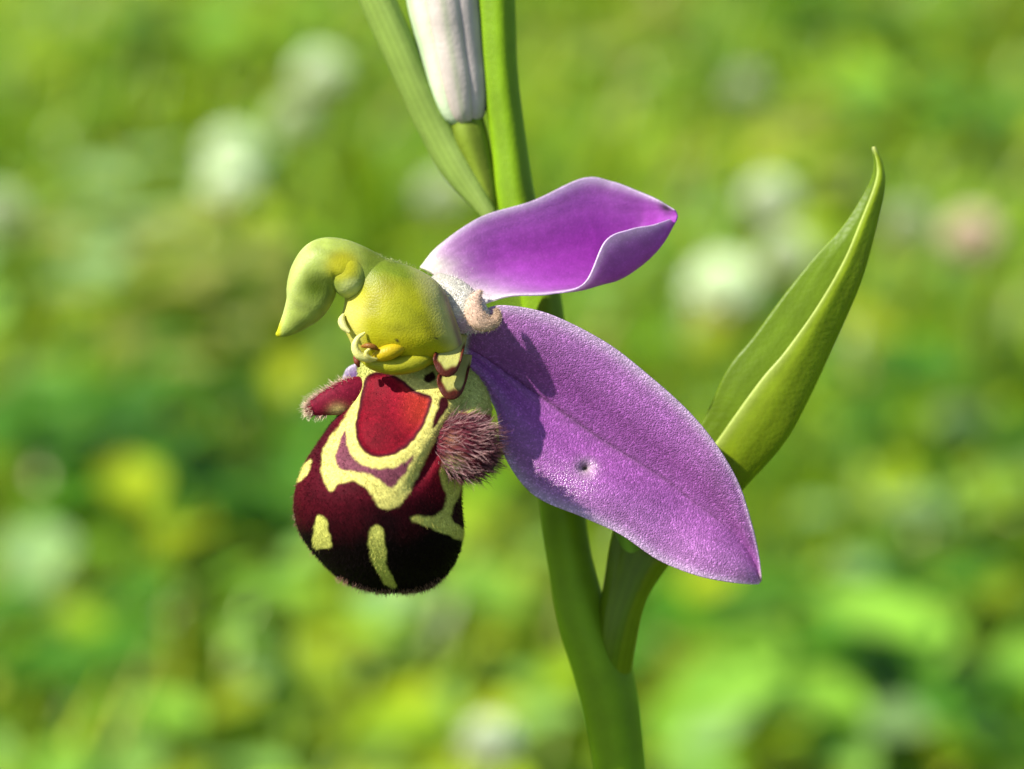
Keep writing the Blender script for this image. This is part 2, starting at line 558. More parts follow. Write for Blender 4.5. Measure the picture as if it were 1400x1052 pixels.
leaves('leaf_tufts', np.array(pts), np.array(szs), 0.35, np.array(cls), 1.3,
       'blurred tufts of pale, yellowing and deep green leaves in the meadow')


# white clover heads: each a flower of its own on its own stalk
def clover(px, py, h, r, white, label, brown=0.35):
    h = h + 0.022
    top = on_plane(px, py, h)
    r = r * 1.0
    base = np.array([top[0] + rng.normal() * 0.006, top[1] + rng.normal() * 0.006 + 0.004, float(ground_z(top[0], top[1])) - 0.002])
    t = empty('clover_flower', base)
    tag(t, label, 'clover', 'blurred white clover heads in the meadow')
    # stalk
    k = np.linspace(0, 1, 8)[:, None]
    ctr = base * (1 - k) + top * k
    ctr[:, 0] += np.sin(k[:, 0] * math.pi) * 0.003
    th = np.linspace(0, 2 * math.pi, 6, endpoint=False)
    ring = np.stack([np.cos(th), np.sin(th), 0 * th], 1) * 0.0007
    gg = ctr[:, None] + ring[None]
    mesh_obj('stalk', gg.reshape(-1, 3), grid_faces(8, 6, wrap=True), np.array([0.10, 0.20, 0.03]), M_BRACT, t)
    for nm, lo, hi, colr in (('florets', -0.25, 1.0, white), ('withered_florets', -0.95, -0.25, np.array([0.30, 0.20, 0.09]) * (0.6 + brown))):
        V, Fc, K = [], [], []
        n_ = 46 if nm == 'florets' else 22
        for q in range(n_):
            zz = lo + (hi - lo) * (q + 0.5) / n_
            az = q * 2.39996
            rr = math.sqrt(max(0, 1 - zz * zz))
            d = np.array([math.cos(az) * rr, math.sin(az) * rr, zz * 0.9])
            d2 = d + np.array([0, 0, 0.25])
            s1 = np.cross(d, [0.3, 0.1, 1.0]); s1 /= np.linalg.norm(s1)
            s2 = np.cross(d, s1)
            o = len(V)
            for (tt, wd) in ((0.25, 0.05), (0.7, 0.17), (0.95, 0.13), (1.08, 0.03)):
                c = top + d * r * tt + np.array([0, 0, 0.06 * r * tt])
                for a in range(4):
                    an = a * math.pi / 2
                    V.append(c + (s1 * math.cos(an) + s2 * math.sin(an) * 0.6) * r * wd)
                    K.append(np.array(colr) * (0.8 + 0.25 * tt) * (np.array([0.8, 1.0, 0.65]) if tt < 0.5 else 1))
            for i in range(3):
                for a in range(4):
                    a2 = (a + 1) % 4
                    Fc.append((o + i * 4 + a, o + i * 4 + a2, o + i * 4 + 4 + a2, o + i * 4 + 4 + a))
        mesh_obj(nm, V, Fc, np.array(K), M_CLOVER, t)


W1, W2, W3 = np.array([0.80, 0.88, 0.64]), np.array([0.60, 0.68, 0.44]), np.array([0.70, 0.58, 0.44])
clover(440, 104, 0.075, 0.0062, W1, 'blurred white clover head floating above another, left of the whitish bud')
clover(402, 166, 0.068, 0.0052, W2, 'dimmer blurred clover head just under a brighter one, left of the bud')
clover(318, 212, 0.072, 0.0060, W1, 'upper head of the bright blurred clover pair, up left of the green beak')
clover(316, 258, 0.070, 0.0060, W1, 'lower head of the bright blurred clover pair, up left of the green beak')
clover(606, 268, 0.066, 0.0050, W2, 'dim blurred clover head beside the left edge of the upper bract')
clover(1020, 122, 0.070, 0.0046, W2 * 0.8, 'faint greenish blurred clover head, highest one between stem and bract tip')
clover(1053, 277, 0.072, 0.0056, W1 * 0.85, 'pale round blurred clover head left of the pointed bract tip')
clover(1076, 352, 0.070, 0.0054, W2, 'greenish blurred clover head half behind the left edge of the bract')
clover(990, 398, 0.070, 0.0070, W1, 'brightest blurred clover head with brown underside, between purple petal and bract', 0.6)
clover(1328, 327, 0.070, 0.0058, W3, 'pinkish beige blurred clover head alone right of the bract')
clover(1240, 308, 0.066, 0.0046, W2 * 0.7, 'faint clover head touching the right edge of the bract tip')
clover(670, 1018, 0.060, 0.0038, W1 * 0.8, 'small pale blurred clover head low down, left of the stem foot')
clover(2, 292, 0.070, 0.0050, W2, 'pale clover head cut off by the picture edge')

# ------------------------------------------------------------------ the orchid
stem_ctrl = [(671, -420, -165), (676, -120, -168), (678, 0, -170), (683, 100, -171), (694, 185, -171), (705, 270, -171), (722, 340, -170),
             (740, 415, -168), (750, 520, -166), (758, 610, -166), (768, 700, -168), (779, 770, -170), (797, 846, -172),
             (826, 928, -174), (847, 1052, -178), (862, 1200, -196)]
stem_rad = [20, 25, 27, 26, 25, 27, 28, 29, 30, 31, 32, 32.5, 37, 42, 37, 37]
# carry the stem on to the turf, curving upright
last = P(*stem_ctrl[-1]); prev = P(*stem_ctrl[-2])
d0 = (last - prev) / np.linalg.norm(last - prev)
foot = np.array([last[0] + 0.012, last[1] + 0.030, -0.002])
tt = np.linspace(0, 1, 12)[1:, None]
h = np.linalg.norm(foot - last)
b_a, b_b = last + d0 * h * 0.35, foot + np.array([0, 0, h * 0.3])
low = (1 - tt) ** 3 * last + 3 * (1 - tt) ** 2 * tt * b_a + 3 * (1 - tt) * tt ** 2 * b_b + tt ** 3 * foot

orchid = empty('bee_orchid', foot + np.array([0, 0, 0.002]))
tag(orchid, 'bee orchid with purple sepals and furry maroon and yellow lip on green stem', 'orchid')

cpts = np.array([P(*c) for c in stem_ctrl])
path = np.concatenate([spline(cpts, 150), spline(np.concatenate([cpts[-1:], low]), 60)[1:]])
rr = np.concatenate([spline(np.array(stem_rad, float)[:, None], 150)[:, 0], np.linspace(37, 52, 59)]) * S
tn = np.gradient(path, axis=0); tn /= np.linalg.norm(tn, axis=1, keepdims=True)
s_ = np.cross(tn, [0, 1, 0.0]); s_ /= np.linalg.norm(s_, axis=1, keepdims=True)
b_ = np.cross(s_, tn)
th = np.linspace(0, 2 * math.pi, 40, endpoint=False)
rib = 1 + 0.035 * np.cos(th * 5 + 0.6)[None, :, None]
sg = path[:, None] + rr[:, None, None] * rib * (s_[:, None] * np.cos(th)[None, :, None] + b_[:, None] * np.sin(th)[None, :, None])
stemcol = np.broadcast_to(np.array([0.130, 0.232, 0.004]), sg.shape) * (1 + 0.10 * np.cos(th * 5 + 0.6))[None, :, None]
mesh_obj('stem', sg.reshape(-1, 3), grid_faces(len(path), 40, wrap=True), stemcol.reshape(-1, 3), M_STEM, orchid)


def to_m(gp):
    return P(gp[..., 0], gp[..., 1], gp[..., 2])


# --- bract on the right, keel along its right edge, near margin folded over
br = [[(812, 955, -180), (822, 958, -168), (838, 960, -162), (850, 958, -168), (858, 954, -182)],
      [(814, 880, -158), (828, 888, -141), (846, 890, -134), (862, 886, -144), (868, 878, -166)],
      [(824, 810, -148), (842, 820, -130), (864, 824, -122), (880, 818, -134), (884, 810, -158)],
      [(846, 708, -140), (872, 732, -124), (902, 756, -114), (922, 754, -122), (928, 742, -142)],
      [(906, 636, -132), (932, 660, -126), (978, 704, -118), (978, 684, -106), (952, 648, -98)],
      [(958, 580, -124), (985, 604, -118), (1014, 664, -108), (1010, 632, -90), (988, 592, -86)],
      [(994, 506, -116), (1028, 534, -108), (1066, 606, -98), (1054, 566, -80), (1039, 521, -76)],
      [(1029, 462, -112), (1068, 490, -104), (1096, 556, -94), (1086, 514, -76), (1074, 480, -72)],
      [(1073, 402, -106), (1110, 430, -98), (1142, 458, -90), (1128, 434, -74), (1117, 420, -70)],
      [(1113, 353, -100), (1142, 364, -94), (1172, 388, -86), (1162, 366, -74), (1153, 358, -70)],
      [(1153, 309, -96), (1174, 314, -90), (1190, 328, -84), (1184, 308, -75), (1176, 304, -72)],
      [(1187, 254, -90), (1194, 260, -87), (1205, 262, -83), (1202, 254, -78), (1196, 252, -76)],
      [(1195, 226, -86), (1197, 226, -85), (1205, 230, -83), (1203, 227, -81), (1199, 226, -80)],
      [(1192, 203, -82), (1193, 202, -82), (1196, 202, -82), (1195, 201, -81), (1193, 201, -81)]]
gp = loft_rails(br, 150, 44)
u = np.linspace(0, 1, 44)[None, :]; v = np.linspace(0, 1, 150)[:, None]
vein = 0.5 + 0.5 * np.cos(u * 2 * math.pi * 9)
ridge = np.exp(-((u - 1.0) / 0.05) ** 2)  # pale near margin: crease highlight put into the colour
col = (np.array([0.170, 0.280, 0.008]) * (0.92 + 0.12 * vein)[..., None] * np.ones((150, 1, 1))
       + ridge[..., None] * np.array([0.22, 0.22, 0.10]))
col = col * (0.80 + 0.20 * ss(u, 0.35, 0.6))[..., None] * (0.94 + 0.06 * v[..., None]) + np.array([0.05, 0.03, 0.0]) * (u > 0.5)[..., None]  # inner flap darker, near flap lighter: the fold's shading put into the colour
col = col + (np.exp(-((v - 1.0) / 0.02) ** 2))[..., None] * np.array([0.25, 0.2, 0.15])
shell('bract', to_m(gp), 9 * S, col, M_BRACT, orchid)

# --- ovary from the stem up to the back of the flower, inside the bract
gp = tube([(838, 900, -168), (852, 840, -158), (872, 780, -150), (862, 690, -128), (790, 580, -100), (710, 490, -78), (640, 440, -48), (606, 420, -24)],
          [14, 20, 24, 32, 34, 30, 22, 14], 90, 36)
ang = np.linspace(0, 2 * math.pi, 36, endpoint=False)
body('ovary', gp, lambda q: np.array([0.13, 0.25, 0.022]) * (1 + 0.2 * np.cos(ang * 6))[None, :, None] * np.ones(q.shape), M_STEM, orchid)

# --- upper left bract of the bud
ub = [[(664, 300, -169), (667, 299, -163), (671, 297, -160), (675, 294, -161), (678, 290, -167)],
      [(609, 244, -199), (619, 240, -179), (630, 234, -167), (639, 230, -165), (647, 226, -175)],
      [(579, 192, -203), (589, 187, -181), (601, 181, -169), (611, 176, -168), (620, 171, -181)],
      [(550, 130, -195), (560, 126, -173), (572, 121, -161), (582, 116, -161), (590, 111, -175)],
      [(520, 65, -189), (531, 61, -166), (544, 56, -154), (554, 52, -154), (562, 47, -169)],
      [(491, 0, -185), (503, -3, -162), (516, -6, -150), (526, -10, -150), (535, -13, -165)],
      [(451, -95, -179), (462, -97, -157), (474, -100, -146), (483, -103, -146), (491, -107, -159)],
      [(426, -180, -173), (433, -181, -155), (441, -183, -146), (447, -185, -145), (452, -187, -153)],
      [(412, -262, -149), (413, -262, -148), (414, -263, -147), (415, -263, -148), (416, -263, -149)]]
gp = loft_rails(ub, 110, 36)
u = np.linspace(0, 1, 36)[None, :]
vein = 0.5 + 0.5 * np.cos(u * 2 * math.pi * 7)
col = np.array([0.270, 0.380, 0.080]) * (0.92 + 0.14 * vein)[..., None] * np.ones((110, 1, 1))
shell('bract', to_m(gp), 9 * S, col, M_BRACT, orchid)

# --- the bud: closed pale sepals over a green ovary
bud = empty('bud', P(674, 284, -172), orchid)
ovg = tube([(675, 292, -172), (667, 262, -174), (654, 220, -176), (643, 186, -176), (638, 160, -176)], [5, 13, 20, 24, 22], 60, 32)
a32 = np.linspace(0, 2 * math.pi, 32, endpoint=False)
body('ovary', ovg, lambda q: np.array([0.12, 0.17, 0.012]) * (1 + 0.22 * np.cos(a32 * 5 + 0.5))[None, :, None] * np.ones(q.shape), M_STEM, bud)


def bud_scale(c, a0, a1, colr, wob, rsc=1.0):
    sp = spline(np.array([(640, 172, -176), (632, 158, -176), (624, 120, -177), (613, 60, -177), (603, 0, -178), (592, -80, -179), (584, -160, -180), (580, -205, -181)], float), 70)
    ra = spline(np.array([8, 26, 37, 42, 46, 43, 26, 3], float)[:, None], 70)[:, 0] * rsc
    ths = np.linspace(a0, a1, 26)
    e = (np.linspace(-1, 1, 26)) ** 2
    g_ = np.empty((70, 26, 3))
    for k_, t_ in enumerate(ths):
        rr_ = ra * (1.0 + wob * (1 - e[k_]))
        g_[:, k_, 0] = sp[:, 0] + np.cos(t_) * rr_
        g_[:, k_, 1] = sp[:, 1] - np.cos(t_) * rr_ * 0.12
        g_[:, k_, 2] = sp[:, 2] + np.sin(t_) * rr_ * 0.95
    midl = np.exp(-((np.linspace(-1, 1, 26)) / 0.18) ** 2)[None, :, None]
    cl = colr * np.ones((70, 26, 1)) * (1 - 0.28 * midl) + midl * np.array([0.02, 0.07, 0.0])
    edge = (np.abs(np.linspace(-1, 1, 26)) ** 6)[None, :, None]
    cl = cl * (1 - 0.25 * edge) + 0.25 * edge * np.array([0.45, 0.30, 0.28])
    bs = np.exp(-(np.linspace(0, 1, 70) / 0.05) ** 2)[:, None, None]
    cl = cl * (1 - 0.5 * bs) + 0.5 * bs * np.array([0.40, 0.33, 0.26])
    return shell('bud_sepal', to_m(g_), 6 * S, cl, M_BUD, bud)


bud_scale(0, RAD(195), RAD(108), np.array([0.54, 0.64, 0.42]), 0.04, 0.93)
bud_scale(0, RAD(116), RAD(58), np.array([0.52, 0.45, 0.40]), 0.12)
bud_scale(0, RAD(66), RAD(-30), np.array([0.46, 0.40, 0.37]), 0.10, 1.02)
bud_scale(0, RAD(-40), RAD(-160), np.array([0.48, 0.52, 0.40]), 0.10, 1.0)


# ------------------------------------------------------------------ sepals
def sepal_colour(n, m, base_white, violet, edge_pale, mid_u, mid_dark, seed, back=0.0):
    u_ = np.linspace(0, 1, m)[None, :]; v_ = np.linspace(0, 1, n)[:, None]
    nz = fbm(u_ * np.ones((n, 1)) * 2.0, v_ * np.ones((1, m)) * 3.0, np.zeros((n, m)), 1.6, 3, seed)
    c_ = np.ones((n, m, 3)) * violet
    c_ = c_ * (1 + 0.22 * nz)[..., None]
    eu = np.minimum(u_, 1 - u_)
    e_ = (np.exp(-(eu / 0.055) ** 2) * edge_pale + 0.25 * edge_pale * np.exp(-(eu / 0.2) ** 2))
    c_ = c_ * (1 - e_[..., None]) + e_[..., None] * np.array([0.74, 0.66, 0.78])
    bw = np.clip(np.exp(-(v_ / base_white) ** 2) * (1 + 0.5 * nz), 0, 1)
    c_ = c_ * (1 - bw[..., None]) + bw[..., None] * np.array([0.62, 0.62, 0.50])
    fine = 0.5 + 0.5 * np.cos((u_ - mid_u) * 2 * math.pi * 9)
    c_ = c_ * (0.95 + 0.07 * fine[..., None])
    md = mid_dark * np.exp(-((u_ - mid_u) / 0.022) ** 2) * np.clip(1.15 - v_, 0.25, 1)
    c_ = c_ * (1 - md[..., None]) + md[..., None] * np.array([0.15, 0.13, 0.12])
    return c_


# upper sepal: a scoop, top edge behind, lower margin rolled up in front
us = [[(574, 366, -50), (590, 374, -42), (606, 388, -34), (626, 408, -24), (644, 424, -14)],
      [(600, 336, -58), (616, 354, -50), (630, 374, -40), (648, 400, -22), (662, 416, -4)],
      [(657, 297, -66), (670, 325, -70), (682, 360, -64), (692, 394, -32), (698, 405, 2)],
      [(728, 275, -76), (738, 308, -84), (748, 352, -76), (754, 393, -38), (752, 402, 6)],
      [(797, 244, -84), (803, 286, -96), (806, 340, -90), (808, 388, -46), (799, 388, 6)],
      [(838, 249, -86), (843, 290, -100), (843, 345, -96), (842, 381, -50), (828, 330, -2)],
      [(872, 262, -80), (878, 290, -96), (878, 325, -94), (876, 360, -56), (862, 314, -16)],
      [(900, 274, -66), (904, 288, -72), (906, 310, -68), (904, 332, -50), (892, 308, -32)],
      [(922, 287, -52), (924, 290, -53), (926, 296, -52), (922, 304, -48), (916, 300, -44)]]
gp = loft_rails(us, 190, 100)
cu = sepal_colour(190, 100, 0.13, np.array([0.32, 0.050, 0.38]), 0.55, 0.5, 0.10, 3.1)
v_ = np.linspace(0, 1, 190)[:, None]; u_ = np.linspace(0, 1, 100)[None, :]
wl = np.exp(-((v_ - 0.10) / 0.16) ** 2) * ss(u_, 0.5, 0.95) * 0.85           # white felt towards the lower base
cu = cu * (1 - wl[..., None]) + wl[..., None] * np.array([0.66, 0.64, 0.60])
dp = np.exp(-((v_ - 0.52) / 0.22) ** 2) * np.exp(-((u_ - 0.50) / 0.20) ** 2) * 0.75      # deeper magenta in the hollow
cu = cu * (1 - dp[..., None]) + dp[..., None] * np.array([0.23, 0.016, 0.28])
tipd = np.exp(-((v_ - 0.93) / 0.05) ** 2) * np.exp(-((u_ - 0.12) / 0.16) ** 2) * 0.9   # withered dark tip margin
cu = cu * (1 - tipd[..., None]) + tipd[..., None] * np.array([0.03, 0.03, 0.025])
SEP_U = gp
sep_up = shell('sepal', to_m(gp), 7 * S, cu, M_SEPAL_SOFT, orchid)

# lower right sepal: flat channel along the midrib
ls = []
for (mx_, my_), (tx, ty), (bx, by), dm, dt, db in [
        ((634, 474), (640, 446), (632, 498), -26, -14, -24),
        ((658, 486), (662, 424), (652, 522), -32, -8, -26),
        ((690, 508), (692, 418), (678, 562), -38, 0, -22),
        ((740, 543), (752, 430), (687, 618), -40, 6, -14),
        ((800, 586), (828, 468), (728, 676), -38, 10, -6),
        ((850, 619), (889, 515), (798, 708), -34, 12, 2),
        ((900, 650), (941, 562), (848, 731), -32, 10, 0),
        ((945, 684), (980, 609), (900, 766), -32, 6, -4),
        ((985, 714), (1010, 661), (952, 787), -34, -2, -8),
        ((1014, 742), (1028, 718), (996, 796), -38, -14, -16),
        ((1033, 772), (1037, 757), (1024, 799), -40, -28, -26),
        ((1040, 795), (1041, 790), (1037, 799), -38, -36, -34)]:
    q1 = (mx_ * .5 + tx * .5, my_ * .5 + ty * .5, dm * .5 + dt * .5 + (dt - dm) * 0.12)
    q3 = (mx_ * .5 + bx * .5, my_ * .5 + by * .5, dm * .5 + db * .5 + (db - dm) * 0.18)
    ls.append([(tx, ty, dt), q1, (mx_, my_, dm), q3, (bx, by, db)])
gp = loft_rails(ls, 230, 150)
u_ = np.linspace(0, 1, 150)[None, :]; v_ = np.linspace(0, 1, 230)[:, None]
gp[..., 2] -= 6 * np.exp(-((u_ - 0.5) / 0.02) ** 2) * np.clip(1.1 - v_, 0, 1)
wav = fbm(u_ * np.ones((230, 1)) * 2, v_ * np.ones((1, 150)) * 4, np.zeros((230, 150)), 1.0, 2, 9.0)
gp[..., 2] += 5 * wav
hole = np.hypot((gp[..., 0] - 800) / 1.15, gp[..., 1] - 642)
gp[..., 2] -= 14 * np.exp(-(hole / 8.0) ** 2)
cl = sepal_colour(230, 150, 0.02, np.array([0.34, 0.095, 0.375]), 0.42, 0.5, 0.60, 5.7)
cl = cl + (np.clip(v_ - 0.40, 0, 1) * (0.08 + 0.17 * ss(u_, 0.5, 0.75)))[..., None] * np.array([1.15, 0.75, 0.95])  # sunlit lower half put into the colour, growing towards the tip
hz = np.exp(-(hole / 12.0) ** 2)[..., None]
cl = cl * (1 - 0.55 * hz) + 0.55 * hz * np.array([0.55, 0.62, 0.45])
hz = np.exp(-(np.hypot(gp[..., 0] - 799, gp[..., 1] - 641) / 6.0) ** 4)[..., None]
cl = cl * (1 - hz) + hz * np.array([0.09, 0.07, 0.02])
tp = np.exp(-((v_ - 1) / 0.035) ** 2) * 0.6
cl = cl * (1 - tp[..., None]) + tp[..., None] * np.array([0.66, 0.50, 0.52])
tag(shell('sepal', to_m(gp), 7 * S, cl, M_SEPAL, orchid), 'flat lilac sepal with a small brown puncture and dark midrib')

# far sepal, mostly behind the lip; only its upper margin peeks out
fs = [[(600, 462, -52), (598, 474, -54), (596, 486, -58), (594, 498, -62), (592, 508, -66)],
      [(540, 478, -60), (538, 500, -66), (536, 520, -74), (538, 540, -82), (542, 560, -88)],
      [(490, 496, -66), (492, 525, -78), (496, 555, -92), (504, 585, -102), (514, 610, -108)],
      [(470, 512, -78), (474, 550, -100), (482, 590, -118), (494, 625, -130), (508, 655, -136)],
      [(468, 560, -110), (474, 592, -128), (482, 625, -144), (494, 655, -154), (506, 680, -160)],
      [(484, 630, -150), (490, 650, -158), (496, 672, -166), (504, 690, -172), (510, 704, -176)],
      [(520, 720, -190), (521, 721, -190), (522, 722, -190), (523, 723, -190), (524, 724, -190)]]
gp = loft_rails(fs, 90, 50)
shell('sepal', to_m(gp), 7 * S, sepal_colour(90, 50, 0.05, np.array([0.36, 0.15, 0.50]), 0.7, 0.5, 0.5, 8.2), M_SEPAL, orchid)

# ------------------------------------------------------------------ pale felted seat where sepals and petal meet the column
rg = tube([(590, 404, -34), (612, 416, -14), (632, 426, -2), (648, 434, 2), (660, 442, -4), (668, 448, -12)], [34, 38, 34, 26, 16, 3], 60, 40, 0.75)


def seat_col(q):
    c_ = np.ones(q.shape) * np.array([0.58, 0.56, 0.48])
    return over(c_, [0.55, 0.36, 0.55], 0.85 * ss(q[..., 1], 425, 446))


seat = body('receptacle', rg, seat_col, M_SEPAL, orchid)
gm = to_m(rg); nr = grid_normals(gm, wrap=True)
if ((gm - gm.mean(1, keepdims=True)) * nr).sum() < 0: nr = -nr
ii = rng.integers(6, 58, 900); jj = rng.integers(0, 40, 900)
kk = nr[ii, jj] @ AB > 0.1
ii, jj = ii[kk], jj[kk]; N = len(ii)
hairs('fuzz', gm[ii, jj], nr[ii, jj] + rng.normal(size=(N, 3)) * 0.6 + 0.3 * AU, rng.uniform(2.5, 6, N) * S, 0.5 * S,
      np.array([0.74, 0.68, 0.66]), np.array([0.9, 0.87, 0.84]), M_HAIR, seat)

# ------------------------------------------------------------------ small hairy petal between the sepals, curled like a C
gp = tube([(657, 398, 6), (649, 410, 18), (647, 424, 26), (653, 437, 30), (665, 443, 30), (676, 440, 28), (681, 430, 26), (677, 422, 24)],
          [3, 9, 12, 13, 11, 8, 5, 1.5], 70, 36, 0.6)
v_ = np.linspace(0, 1, 70)[:, None, None]
colp = np.array([0.42, 0.28, 0.19]) * (1 - 0.45 * v_) + np.array([0.16, 0.12, 0.12]) * (1 - v_) ** 2 + np.zeros((70, 36, 3))
petal = body('petal', gp, lambda q: colp, M_VELVET, orchid)
gm = to_m(gp)
nr = grid_normals(gm, wrap=True)
if ((gm - gm.mean(1, keepdims=True)) * nr).sum() < 0: nr = -nr
k = rng.integers(0, 70 * 36, 1100)
hairs('fuzz', gm.reshape(-1, 3)[k], nr.reshape(-1, 3)[k] + rng.normal(size=(1100, 3)) * 0.5, rng.uniform(1.5, 4, 1100) * S, 0.33 * S,
      np.array([0.50, 0.34, 0.24]), np.array([0.80, 0.66, 0.48]), M_HAIR, petal)
# second petal on the far side of the column
gp2 = gp.copy(); gp2[..., 0] = 2 * 600 - gp2[..., 0] - 30; gp2[..., 2] = -60 - gp2[..., 2] * 0.4; gp2[..., 1] += 20
body('petal', gp2, lambda q: colp, M_VELVET, orchid)

# white felt hairs where the upper sepal meets the column
k = rng.random(900)
ii = (rng.beta(1.2, 3.5, 900) * 44).astype(int); jj = (100 * (0.45 + 0.54 * rng.random(900) ** 0.6)).astype(int)
gm = to_m(SEP_U); nr = grid_normals(gm)
if (nr @ AB).mean() < 0: nr = -nr
hairs('fuzz', gm[ii, jj] + nr[ii, jj] * 3 * S, nr[ii, jj] + rng.normal(size=(900, 3)) * 0.6, rng.uniform(2, 4.5, 900) * S, 0.35 * S,
      np.array([0.62, 0.54, 0.60]), np.array([0.74, 0.68, 0.72]), M_HAIR, sep_up)


# ------------------------------------------------------------------ ring lofts given by their silhouette rows
def ring_loft(rows, n, m, pw=1.0):
    """rows: (y, xl, xr, z centre, z half depth front, back) -> pixel grid; theta 0 faces the viewer"""
    a = np.array(rows, float)
    # resample by arc length of the left silhouette so the rounded ends stay round
    a = spline(a, n)
    th_ = np.linspace(-math.pi, math.pi, m, endpoint=False)
    # denser towards the front
    xc = (a[:, 1] + a[:, 2]) / 2; hw = np.maximum((a[:, 2] - a[:, 1]) / 2, 0.05)
    ct, st = np.cos(th_), np.sin(th_)
    hz_ = np.where(ct[None, :] > 0, a[:, 4][:, None], a[:, 5][:, None])
    sx_ = np.sign(st) * np.abs(st) ** pw
    return np.stack([xc[:, None] + hw[:, None] * sx_[None, :], a[:, 0][:, None] + 0 * sx_[None, :],
                     a[:, 3][:, None] + hz_ * (np.sign(ct) * np.abs(ct) ** pw)[None, :]], -1)


# ------------------------------------------------------------------ lip (labellum)
lab_rows = [(486, 500, 610, -6, 8, 8), (490, 490, 628, -4, 22, 14), (502, 489, 640, -2, 34, 20), (518, 489, 656, -2, 44, 26), (540, 482, 668, 0, 56, 32), (560, 469, 672, 3, 66, 38),
            (580, 452, 668, 6, 76, 44), (602, 437, 654, 10, 84, 50), (623, 423, 642, 13, 91, 54), (642, 413, 636, 15, 96, 58), (662, 406, 632, 17, 99, 60),
            (684, 402, 631, 18, 100, 60), (704, 403, 632, 18, 98, 58), (724, 408, 634, 18, 94, 54), (744, 419, 631, 17, 88, 50), (762, 434, 625, 16, 78, 44), (778, 449, 616, 15, 66, 38),
            (791, 466, 604, 13, 52, 30), (800, 484, 592, 12, 38, 24), (806, 504, 576, 11, 24, 16), (809.5, 530, 550, 10, 6, 6)]
NL, ML = 330, 420
lab = ring_loft(lab_rows, NL, ML)
X, Y, Z = lab[..., 0], lab[..., 1], lab[..., 2]
front = np.cos(np.linspace(-math.pi, math.pi, ML, endpoint=False))[None, :] > -0.15
# flat speculum in the upper middle, slight folds
spc = poly_sd([(501, 515), (523, 509), (546, 517), (570, 535), (590, 543), (586, 566), (573, 593), (550, 616), (520, 626), (496, 616), (486, 593), (488, 570), (493, 543)], X, Y)
fr = front.astype(float) * np.ones((NL, 1))
lab[..., 2] -= fr * 5 * ss(-spc, -4, 10)
# groove either side of the right shoulder
lab[..., 2] -= fr * 10 * np.exp(-(np.abs((X - 604) * 0.86 + (Y - 600) * 0.5) / 9) ** 2) * ss(Y, 530, 560) * ss(-Y, -690, -640)
wn = fbm(X, Y, np.zeros_like(X), 0.09, 2, 2.0) * 2.2
wn2 = fbm(X, Y, np.zeros_like(X), 0.022, 3, 6.0)


def sd(poly, smooth=True):
    return poly_sd(poly, X, Y, smooth=smooth) + wn


MAROON, BLACK, CREAM, RED, MAUVE = (np.array([0.050, 0.0015, 0.006]), np.array([0.003, 0.001, 0.0015]), np.array([0.47, 0.43, 0.115]),
                                    np.array([0.150, 0.003, 0.011]), np.array([0.115, 0.032, 0.048]))
PGREEN = np.array([0.36, 0.38, 0.10])


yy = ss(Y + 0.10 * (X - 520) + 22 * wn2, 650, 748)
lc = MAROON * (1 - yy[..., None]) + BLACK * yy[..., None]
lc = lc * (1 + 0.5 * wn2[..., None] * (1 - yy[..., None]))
redder = ss(X, 560, 600) * ss(-Y, -700, -640)
lc = over(lc, [0.15, 0.006, 0.014], 0.8 * redder)
# pale green shoulders at the base
base_poly = [(478, 484), (640, 484), (672, 520), (684, 562), (650, 566), (628, 566), (606, 590), (590, 604), (580, 560), (560, 530), (523, 512), (500, 520), (484, 545), (478, 530)]
lc = over(lc, PGREEN, 1 - ss(sd(base_poly), -3, 3))
# cream frame
frame_poly = [(495, 520), (484, 545), (470, 573), (450, 600), (440, 628), (441, 652), (452, 671), (465, 661), (486, 659), (505, 672), (514, 687), (524, 696), (546, 691), (566, 660), (583, 626), (598, 600), (622, 572), (612, 540), (590, 525), (550, 508), (520, 503)]
lc = over(lc, CREAM, 1 - ss(sd(frame_poly), -2.5, 2.5))
# mauve crescent
mauve_poly = [(472, 588), (475, 610), (488, 629), (505, 638), (522, 641), (546, 636), (566, 622), (557, 643), (544, 660), (533, 667), (514, 654), (490, 646), (464, 642), (458, 628), (463, 606)]
lc = over(lc, MAUVE, 1 - ss(sd(mauve_poly), -3, 2))
# dark-rimmed red speculum
lc = over(lc, [0.045, 0.004, 0.008], 1 - ss(spc + wn * 0.6, -1.5, 2.0))
redv = RED * (0.80 + 0.35 * ss(X, 500, 565) * ss(-Y, -600, -540))[..., None] * (1 + 0.35 * wn2[..., None]) + np.array([0.07, 0.015, 0.0]) * (ss(X, 535, 575) * ss(-Y, -605, -560))[..., None]
lc = lc * (1 - (1 - ss(spc + wn * 0.6, -7, -2))[..., None]) + redv * (1 - ss(spc + wn * 0.6, -7, -2))[..., None]
# dark wedge beside it and collar spots
lc = over(lc, [0.030, 0.004, 0.006], 1 - ss(sd([(602, 545), (612, 543), (613, 555), (604, 570), (594, 585), (591, 582), (597, 562)]), -2, 2))
lc = over(lc, [0.020, 0.006, 0.004], 1 - ss(sd([(583, 512), (592, 509), (596, 518), (588, 524), (580, 520)]), -2, 2))
# right hand loop of cream round a maroon eye
loop_poly = [(606, 628), (622, 636), (631, 648), (629, 675), (619, 700), (640, 730), (640, 742), (612, 732), (588, 722), (562, 712), (566, 706), (592, 706), (608, 693), (610, 674), (602, 654)]
lc = over(lc, CREAM * np.array([0.92, 0.95, 0.8]), 1 - ss(sd(loop_poly), -2.5, 2.5))
lc = over(lc, [0.02, 0.004, 0.006], 1 - ss(sd([(626, 684), (640, 676), (642, 722), (628, 718), (617, 708)]), -2, 2))
